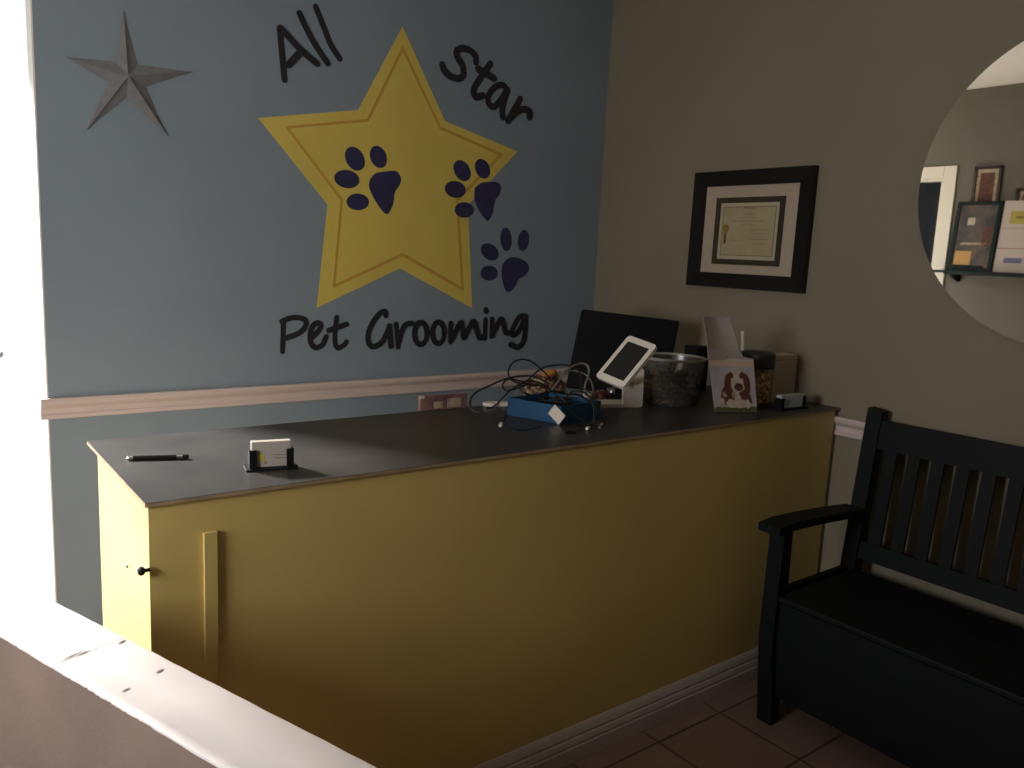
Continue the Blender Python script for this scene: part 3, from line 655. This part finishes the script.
b = nb(); q = on_z(566, 434, CZ); mx = frame_at((q.x, q.y, CZ), (1, -.35, 0)); box(b, (0, 0, 0), (.035, .012, .006), .002, mx)
obj('black_clip', b, 'black', None, label='small black clip lying in front of the blue tray', cat='clip')

# card reader: tilted white tablet on a stand
TLc, TRc, BRc, BLc = (629, 335), (659.6, 342.4), (622.5, 388), (595, 376)
best = None
for i in range(40):
    for j in range(40):
        yb_ = 1.98; ybr = 1.85+i*.01; ytl = 1.9+j*.01
        BL, BR, TLp = on_y(*BLc, yb_), on_y(*BRc, ybr), on_y(*TLc, ytl)
        e1_, e2_ = BR-BL, TLp-BL; TRp = TLp+e1_
        d = TRp-EYE; s = Vector((d.dot(_r), d.dot(_u), d.dot(_f))); pp = (512+F*s.x/s.z, 384-F*s.y/s.z)
        err = ((pp[0]-TRc[0])**2+(pp[1]-TRc[1])**2)*.02+(e1_.normalized().dot(e2_.normalized()))**2*8+(e1_.length/.13-1)**2*2+(e2_.length/.20-1)**2*2
        if best is None or err < best[0]: best = (err, BL, BR, TLp, e1_, e2_)
_, BL, BR, TLp, e1_, e2_ = best
u1 = e1_.normalized(); u2 = (e2_-u1*e2_.dot(u1)).normalized(); u3 = u1.cross(u2)
if u3.dot(EYE-BL) < 0: u3 = -u3
W1, W2 = e1_.length, e2_.length
tcn = BL+(e1_+e2_)/2
print('TABLET', [round(c, 3) for c in tcn], round(W1, 3), round(W2, 3), [round(c, 2) for c in u3])
mt_ = Matrix(((u1.x, u2.x, u3.x, tcn.x), (u1.y, u2.y, u3.y, tcn.y), (u1.z, u2.z, u3.z, tcn.z), (0, 0, 0, 1)))
def rrect(bm, hx, hy, r, z0_, z1_, mtx, seg=5):
    pts = []
    for cx_, cy_, a0 in ((hx-r, hy-r, 0), (-hx+r, hy-r, PI/2), (-hx+r, -hy+r, PI), (hx-r, -hy+r, 3*PI/2)):
        for k in range(seg+1):
            a = a0+PI/2*k/seg; pts.append((cx_+r*math.cos(a), cy_+r*math.sin(a)))
    hexa(bm, [mtx @ V(x, y, z0_) for x, y in pts], [mtx @ V(x, y, z1_) for x, y in pts])
pos = thing('card_reader', 'white tablet card reader tilted on its white stand in front of the monitor', 'card reader', (tcn.x, tcn.y, CZ))
b = nb(); rrect(b, W1/2, W2/2, .012, -.014, 0, mt_); tb = obj('tablet_case', b, 'white', pos)
b = nb(); rrect(b, W1/2-.017, W2/2-.024, .003, 0, .0008, mt_); obj('screen', b, 'screen', tb)
sb = on_z(615, 409, CZ); sc_ = on_z(638, 405, CZ)
s0, s1 = on_z(592, 407, CZ), on_z(641, 407, CZ)
mxs = frame_at((s0.x, s0.y, CZ), (s1-s0)); Ws = (s1-s0).length
b = nb(); mB = mxs @ Matrix.Translation((Ws/2, .04, 0)); rrect(b, Ws/2, .05, .015, 0, .012, mB); obj('stand_base', b, 'white', pos)
b = nb(); mU = mxs @ Matrix.Translation((Ws*.80, .0, .075)) @ Matrix.Rotation(PI/2-.06, 4, 'X'); rrect(b, Ws*.2, .075, .012, -.008, .008, mU); obj('stand_upright', b, 'white', pos)
b = nb(); nk = tcn-u3*.014-u2*.03; upc = mU @ V(-Ws*.06, .02, 0)
tube(b, [nk, (nk+upc)/2, upc], .014, 12); obj('neck', b, 'white', pos, True)
b = nb(); q = on_y(612, 392, 1.99); ball(b, q, .011, 3); tube(b, [q, q+V(.01, .03, .004), upc], .006, 8); obj('pivot_ball', b, 'silver', pos, True)

# monitor behind the counter on a lower desk
dk_ = thing('back_desk', 'low brown desk behind the right end of the counter', 'desk', (2.6, 2.75, 0))
b = nb(); box(b, (2.0, 2.36, .73), (XR-.03, 3.0, .755), .003); obj('desk_top', b, 'desk', dk_)
for x, y in ((2.03, 2.39), (2.03, 2.96), (XR-.07, 2.39), (XR-.07, 2.96)):
    b = nb(); box(b, (x-.02, y-.02, 0), (x+.02, y+.02, .73)); obj('leg', b, 'desk', dk_)
mTL, mTR, mBL, mBR = on_y(582, 309, 2.65), on_y(680, 321, 2.38), on_y(566, 388, 2.65), on_y(671, 378, 2.38)
mo = thing('monitor', 'black computer monitor seen from behind, standing between counter and blue wall', 'monitor', ((mBL.x+mBR.x)/2, (mBL.y+mBR.y)/2, .755))
nm = (mTR-mTL).cross(mBL-mTL).normalized()
if nm.dot(EYE-mTL) > 0: nm = -nm     # points away from the camera
mBR = mBL + (mTR-mTL)
b = nb(); q0 = [mTL, mTR, mBR, mBL]; hexa(b, q0, [q+nm*.03 for q in q0]); bmesh.ops.bevel(b, geom=list(b.edges), offset=.006, segments=2, affect='EDGES'); obj('monitor_shell', b, 'black', mo)
c_ = (mTL+mBR)/2
b = nb(); hexa(b, [c_+(q-c_)*.93+nm*.03 for q in q0], [c_+(q-c_)*.93+nm*.031 for q in q0]); obj('screen', b, 'screen', mo)
b = nb(); cb_ = (mBL+mBR)/2; cb_ = cb_+nm*.06
hexa(b, [V(cb_.x-.03, cb_.y-.015, .76), V(cb_.x+.03, cb_.y-.015, .76), V(cb_.x+.03, cb_.y+.015, .76), V(cb_.x-.03, cb_.y+.015, .76)], [V(cb_.x-.03, cb_.y-.015, cb_.z+.05), V(cb_.x+.03, cb_.y-.015, cb_.z+.05), V(cb_.x+.03, cb_.y+.015, cb_.z+.05), V(cb_.x-.03, cb_.y+.015, cb_.z+.05)])
obj('stand_neck', b, 'black', mo)
b = nb(); box(b, (cb_.x-.12, cb_.y-.09, .755), (cb_.x+.12, cb_.y+.09, .768), .004); obj('stand_base', b, 'black', mo)
# small black device behind the tub
kk = on_y(700, 346, 2.27)
kb = thing('black_device', 'small black box-shaped device behind the clear candy tub', 'device', (kk.x, 2.27, CZ))
b = nb(); box(b, (kk.x-.045, 2.25, CZ), (kk.x+.045, 2.32, kk.z), .004); obj('housing', b, 'black', kb)
b = nb(); box(b, (kk.x-.03, 2.2495, CZ+.03), (kk.x+.03, 2.25, kk.z-.04)); obj('front_cover', b, 'screen', kb)
# clear tub of wrapped candy
tcx, tcy = 2.435, 2.095
tb_ = thing('clear_tub', 'wide clear plastic tub with a pale rim right of the card reader', 'tub', (tcx, tcy, CZ))
b = nb(); lathe(b, [(0, .002), (.100, .002), (.106, .01), (.121, .18), (.123, .18), (.108, .008), (.102, 0), (0, 0)], (tcx, tcy, CZ), 48); obj('tub_wall', b, 'frosted', tb_, True)
b = nb(); lathe(b, [(.121, .178), (.126, .176), (.128, .182), (.126, .187), (.122, .187), (.121, .183), (.121, .178)], (tcx, tcy, CZ), 48); obj('rim', b, 'rimgrey', tb_, True)
def candy(c, rot, m, label, group):
    t = thing('wrapped_candy', label, 'candy', c, group)
    R = Matrix.Rotation(rot[0], 3, 'Z') @ Matrix.Rotation(rot[1], 3, 'Y')
    b = nb(); vs = ball(b, (0, 0, 0), (.015, .0095, .009), 2)
    for s in (-1, 1):
        prof = [V(s*.013, 0, 0), V(s*.018, 0, 0), V(s*.026, 0, 0)]
        tube(b, prof, [.003, .002, .008], 8)
    for v in b.verts: v.co = (R @ v.co)+V(*c)
    obj('wrapper', b, m, t, True)
cr_ = random.Random(11); placed = []
for k in range(1500):
    if len(placed) >= 110: break
    lay = len(placed)//19
    a = cr_.uniform(0, 2*PI); r = .085*math.sqrt(cr_.random()) if len(placed) % 4 == 0 else cr_.uniform(.055, .088)
    p = V(tcx+r*math.cos(a), tcy+r*math.sin(a), CZ+.014+.021*lay+cr_.uniform(0, .004))
    if any((p-q).length < .0175 for q in placed): continue
    placed.append(p)
    left = p.x-p.y < tcx-tcy-.02
    m_ = cr_.choice(['candygold', 'candypink', 'candygold', 'candydark'] if left else ['candydark', 'candydark', 'candypink', 'candygold'])
    candy(p, (cr_.uniform(0, PI), cr_.uniform(-.3, .3)), m_, 'twist-wrapped %s candy inside the clear tub' % {'candygold': 'gold', 'candypink': 'pink', 'candydark': 'dark'}[m_], '%s wrapped candies in the clear tub' % {'candygold': 'gold', 'candypink': 'pink', 'candydark': 'dark'}[m_])

# box with dog picture
a = V(2.452, 1.885, CZ); c = V(2.622, 1.815, CZ); W = (c-a).length
mx = frame_at(a, c-a); DH = .205; TW = .006
db = thing('dog_picture_box', 'square box printed with a brown and white spaniel, holding papers', 'box', (a+c)/2)
b = nb(); yb_ = .075
hexa(b, [mx @ V(.0, .002, 0), mx @ V(W, .002, 0), mx @ V(W-.01, yb_, 0), mx @ V(.05, yb_, 0)], [mx @ V(-.05, 0, DH), mx @ V(W-.04, 0, DH), mx @ V(W-.045, yb_, DH), mx @ V(.02, yb_, DH)])
bmesh.ops.bevel(b, geom=list(b.edges), offset=.002, segments=1, affect='EDGES')
dbb = obj('box_body', b, 'photobg', db)
def face(u, v, d=.0):   # point on the printed front: u 0..1 left to right, v 0..1 bottom to top
    x0_, x1_ = -.05*v, W-.04*v
    return mx @ V(x0_+(x1_-x0_)*u, .002*(1-v)-.0006-d, v*DH)
def fpoly(pts, m, name, d, par):
    b = nb(); nrm = (mx.to_3x3() @ V(0, -1, 0))
    prism(b, [face(u, v, d) for u, v in pts], nrm*.0003); return obj(name, b, m, par)
def fell(cu, cv, ru, rv, rot=0, n=18):
    return [(cu+ru*math.cos(a)*math.cos(rot)-rv*math.sin(a)*math.sin(rot), cv+ru*math.cos(a)*math.sin(rot)+rv*math.sin(a)*math.cos(rot)) for a in [2*PI*k/n for k in range(n)]]
pr = fpoly([(0.01, .86), (.985, .86), (.985, .985), (.01, .985)], 'band', 'top_band', .0, dbb)
b = nb(); prism(b, [face(u, v, .0) for u, v in ((.01, .01), (.985, .01), (.985, .09), (.7, .13), (.5, .09), (.25, .14), (.01, .08))], (mx.to_3x3() @ V(0, -1, 0))*.0003); obj('printed_grass', b, 'grass', dbb)
fpoly([(.12, .10), (.16, .34), (.30, .48), (.42, .50), (.72, .46), (.86, .30), (.86, .10), (.6, .07)], 'furwhite', 'printed_dog_body', .0004, dbb)
fpoly([(.14, .2), (.22, .42), (.32, .52), (.44, .48), (.50, .3), (.46, .18), (.34, .24), (.30, .12)], 'furbrown', 'printed_dog_coat', .0008, dbb)
fpoly([(.60, .36), (.74, .44), (.86, .30), (.88, .16), (.72, .22), (.62, .24)], 'furbrown', 'printed_dog_coat', .0008, dbb)
fpoly(fell(.575, .62, .19, .2, 0), 'furwhite', 'printed_dog_head', .0012, dbb)
fpoly(fell(.36, .54, .075, .19, -.15), 'furbrown', 'printed_dog_ear', .0016, dbb)
fpoly(fell(.79, .54, .07, .19, .15), 'furbrown', 'printed_dog_ear', .0016, dbb)
fpoly(fell(.45, .69, .05, .065, .3), 'furbrown', 'printed_dog_brow', .0016, dbb)
fpoly(fell(.69, .69, .05, .065, -.3), 'furbrown', 'printed_dog_brow', .0016, dbb)
fpoly(fell(.6, .47, .1, .075), 'furbrown', 'printed_dog_chin', .0015, dbb); fpoly(fell(.6, .51, .06, .04), 'nose', 'printed_dog_muzzle', .0016, dbb)
for k_, (u, v, ru, rv) in enumerate(((.2, .2, .05, .07), (.27, .33, .04, .06), (.33, .17, .035, .05), (.47, .33, .035, .07), (.66, .14, .05, .04), (.18, .12, .05, .04), (.58, .27, .05, .06))): fpoly(fell(u, v, ru, rv, k_), 'tan' if k_ % 2 else 'furwhite', 'printed_fur_patch', .0010, dbb)
for u in (.475, .655): fpoly(fell(u, .665, .022, .018), 'nose', 'printed_dog_eye', .0020, dbb)
fpoly(fell(.40, .16, .08, .09, .3), 'furwhite', 'printed_dog_paw', .0012, dbb); fpoly(fell(.78, .15, .05, .09), 'furwhite', 'printed_dog_paw', .0012, dbb)
# papers in it
def sheet(px_pts, y, th, m, label, cat):
    b = nb(); ps = [on_y(px, py, y) for px, py in px_pts]; prism(b, ps, (0, th, 0)); return obj('paper_sheet', b, m, None, label=label, cat=cat)
def curved_sheet(tl, tr, br, bl, y, label, bow=.012):
    b = nb(); n = 8; rows = []
    P = [on_y(*q, y) for q in (tl, tr, br, bl)]
    for i in range(n+1):
        s = i/n; L0 = P[0].lerp(P[3], s); R0_ = P[1].lerp(P[2], s); row = []
        for j in range(n+1):
            t = j/n; q = L0.lerp(R0_, t); q = q+V(0, bow*math.sin(PI*t)-.03*(1-s)**2*0, 0)+V(.004*math.sin(s*3), 0, 0); row.append(q)
        rows.append(row)
    for off in (0, .0008):
        pass
    f_ = [[b.verts.new(q) for q in r] for r in rows]; k_ = [[b.verts.new(q+V(0, .0012, 0)) for q in r] for r in rows]
    for i in range(n):
        for j in range(n):
            b.faces.new((f_[i][j], f_[i][j+1], f_[i+1][j+1], f_[i+1][j])); b.faces.new((k_[i][j], k_[i+1][j], k_[i+1][j+1], k_[i][j+1]))
    for i in range(n):
        b.faces.new((f_[i][0], f_[i+1][0], k_[i+1][0], k_[i][0])); b.faces.new((f_[i][n], k_[i][n], k_[i+1][n], f_[i+1][n]))
        b.faces.new((f_[0][i], k_[0][i], k_[0][i+1], f_[0][i+1])); b.faces.new((f_[n][i], f_[n][i+1], k_[n][i+1], k_[n][i]))
    return obj('paper_sheet', b, 'tissue', None, True, label, 'paper')
curved_sheet((703, 316.5), (729, 317.5), (740, 356), (708, 356), 1.90, 'tall white paper sheet sticking up from the dog picture box')
curved_sheet((708, 349), (741, 351.5), (743, 360), (707, 360), 1.87, 'short white paper folded over the front of the dog picture box', .004)
b = nb(); s_a, s_b = on_y(743, 331, 2.02), on_y(745, 372, 2.02); tube(b, [s_b, s_a], .0085, 10)
for v in b.verts: v.co.z = max(v.co.z, CZ)
s_c = V(s_b.x, s_b.y, CZ)
b.free(); b = nb(); tube(b, [s_c, s_a], .0085, 12)
obj('white_tube', b, 'white', None, True, 'slim white tube standing behind the dark-lidded jar', 'tube')
# treat jar
jx, jy, jr = 2.742, 1.925, .066
jr_ = thing('treat_jar', 'clear jar with dark lid full of brown treats, right of the spaniel box', 'jar', (jx, jy, CZ))
b = nb(); lathe(b, [(0, .002), (jr-.004, .002), (jr-.001, .008), (jr-.001, .15), (jr, .155), (jr+.0015, .15), (jr+.001, .006), (jr-.003, 0), (0, 0)], (jx, jy, CZ), 40); obj('jar_glass', b, 'clear', jr_, True)
b = nb(); lathe(b, [(0, .152), (jr+.004, .152), (jr+.005, .158), (jr+.005, .205), (jr+.002, .212), (jr-.012, .218), (0, .22)], (jx, jy, CZ), 40); obj('lid', b, 'lid', jr_, True)
b = nb(); kr = random.Random(5)
for k in range(520):
    a = kr.uniform(0, 2*PI); r = (jr-.0125)*math.sqrt(kr.random()) if kr.random() < .3 else jr-.0125
    ball(b, (jx+r*math.cos(a), jy+r*math.sin(a), CZ+.012+kr.uniform(0, .125)), (kr.uniform(.006, .009), kr.uniform(.006, .009), kr.uniform(.005, .008)), 1)
obj('dog_treats', b, 'kibble', None, False, 'golden brown dog treats filling the dark-lidded jar', 'treats', None, 'stuff')
# pale carton behind the right card holder
ca, cc = on_y(776, 356, 1.93), on_y(798, 357, 1.93)
ct = thing('pale_carton', 'upright off-white carton against the beige wall at the right end', 'carton', ((ca.x+cc.x)/2, 1.96, CZ))
b = nb(); box(b, (ca.x, 1.93, CZ), (cc.x, 2.0, ca.z), .002); obj('carton_body', b, 'carton', ct)
b = nb(); box(b, (ca.x+.002, 1.9294, ca.z-.02), (cc.x-.002, 1.93, ca.z-.018)); obj('flap_line', b, 'print', ct)

# ------------------------------------------------------------ left wall shelf, seen in the mirror
SHZ = 1.605
sh = thing('wall_shelf', 'narrow dark wall shelf on the left wall, seen in the round mirror', 'shelf', (XL, 2.75, SHZ))
b = nb(); box(b, (XL, 2.1, SHZ-.03), (XL+.2, 3.23, SHZ), .003); obj('shelf_board', b, 'green', sh)
for y in (3.08, 2.25):
    b = nb(); prism(b, [(XL, y-.012, SHZ-.03), (XL+.16, y-.012, SHZ-.03), (XL+.13, y-.012, SHZ-.05), (XL+.02, y-.012, SHZ-.09), (XL, y-.012, SHZ-.09)], (0, .024, 0)); obj('bracket', b, 'black', sh)
b = nb(); box(b, (XL+.2, 3.12, SHZ-.03), (XL+.202, 3.23, SHZ-.02)); obj('edge_trim', b, 'white', sh)
def leaning(name, label, cat, y0, y1, h, xb_, lean_, frm, inner_m, details, fw=.03):
    t = thing(name, label, cat, (XL+xb_, (y0+y1)/2, SHZ))
    L_ = math.sqrt(h*h-lean_*lean_)
    def q(y, s, d=0): return V(XL+xb_-lean_*s/h+d, y, SHZ+L_*s/h+.001)
    b = nb()
    if frm:
        for (a0, a1, s0_, s1_) in ((y0, y0+fw, 0, h), (y1-fw, y1, 0, h), (y0+fw, y1-fw, 0, fw), (y0+fw, y1-fw, h-fw, h)):
            hexa(b, [q(a0, s0_, -.018), q(a1, s0_, -.018), q(a1, s1_, -.018), q(a0, s1_, -.018)], [q(a0, s0_, 0), q(a1, s0_, 0), q(a1, s1_, 0), q(a0, s1_, 0)])
        obj('frame', b, frm, t); b = nb()
    f2_ = fw if frm else 0
    hexa(b, [q(y0+f2_, f2_, -.015), q(y1-f2_, f2_, -.015), q(y1-f2_, h-f2_, -.015), q(y0+f2_, h-f2_, -.015)], [q(y0+f2_, f2_, -.006), q(y1-f2_, f2_, -.006), q(y1-f2_, h-f2_, -.006), q(y0+f2_, h-f2_, -.006)])
    pn = obj('print_panel', b, inner_m, t)
    for nm_, m_, (ya, yb3, sa, sb_) in details:
        b = nb(); aa = [q(ya, sa, -.0058), q(yb3, sa, -.0058), q(yb3, sb_, -.0058), q(ya, sb_, -.0058)]
        hexa(b, aa, [v+V(.0008, 0, 0) for v in aa]); obj(nm_, b, m_, pn)
    return t
leaning('poster_frame', 'dark green framed photo collage leaning on the shelf, seen in the mirror', 'picture frame', 2.79, 3.13, .56, .14, .07, 'green', 'photodark',
        [('orange_note', 'orangeprint', (2.96, 3.085, .05, .16)), ('printed_text', 'tan', (2.86, 3.06, .21, .23)), ('printed_figure', 'furwhite', (2.975, 3.03, .37, .43)), ('printed_figure', 'furbrown', (2.83, 2.9, .2, .36)), ('caption_bar', 'doorleaf', (2.85, 3.09, .032, .045))])
leaning('flyer_stack', 'pinkish white flyers with yellow label leaning beside the green frame, seen in the mirror', 'flyers', 2.36, 2.775, .56, .14, .07, None, 'flyer',
        [('yellow_label', 'yellowprint', (2.45, 2.72, .38, .48)), ('red_line', 'redprint', (2.4, 2.77, .185, .19)), ('blue_text', 'blueprint', (2.58, 2.71, .075, .115)), ('label_text', 'print', (2.6, 2.68, .42, .44)), ('grey_line', 'print', (2.4, 2.77, .345, .348))])
def small_frame(y0, y1, z0, z1, label, prt):
    t = thing('small_picture', label, 'picture frame', (XL, (y0+y1)/2, (z0+z1)/2)); b = nb()
    for q in (((y0, z0), (y0+.022, z1)), ((y1-.022, z0), (y1, z1)), ((y0, z0), (y1, z0+.022)), ((y0, z1-.022), (y1, z1))): box(b, (XL, *q[0]), (XL+.02, *q[1]))
    obj('frame', b, 'bronze', t)
    b = nb(); box(b, (XL+.002, y0+.02, z0+.02), (XL+.008, y1-.02, z1-.02)); obj('mat_board', b, 'tan', t)
    b = nb(); box(b, (XL+.008, y0+.05, z0+.05), (XL+.009, y1-.05, z1-.05)); obj('print', b, prt, t)
small_frame(2.85, 3.06, 2.1, 2.44, 'small brown framed picture above the green frame, seen in the mirror', 'furbrown')
small_frame(2.5, 2.73, 1.95, 2.26, 'dark small frame peeking above the flyers at the mirror edge', 'photodark')
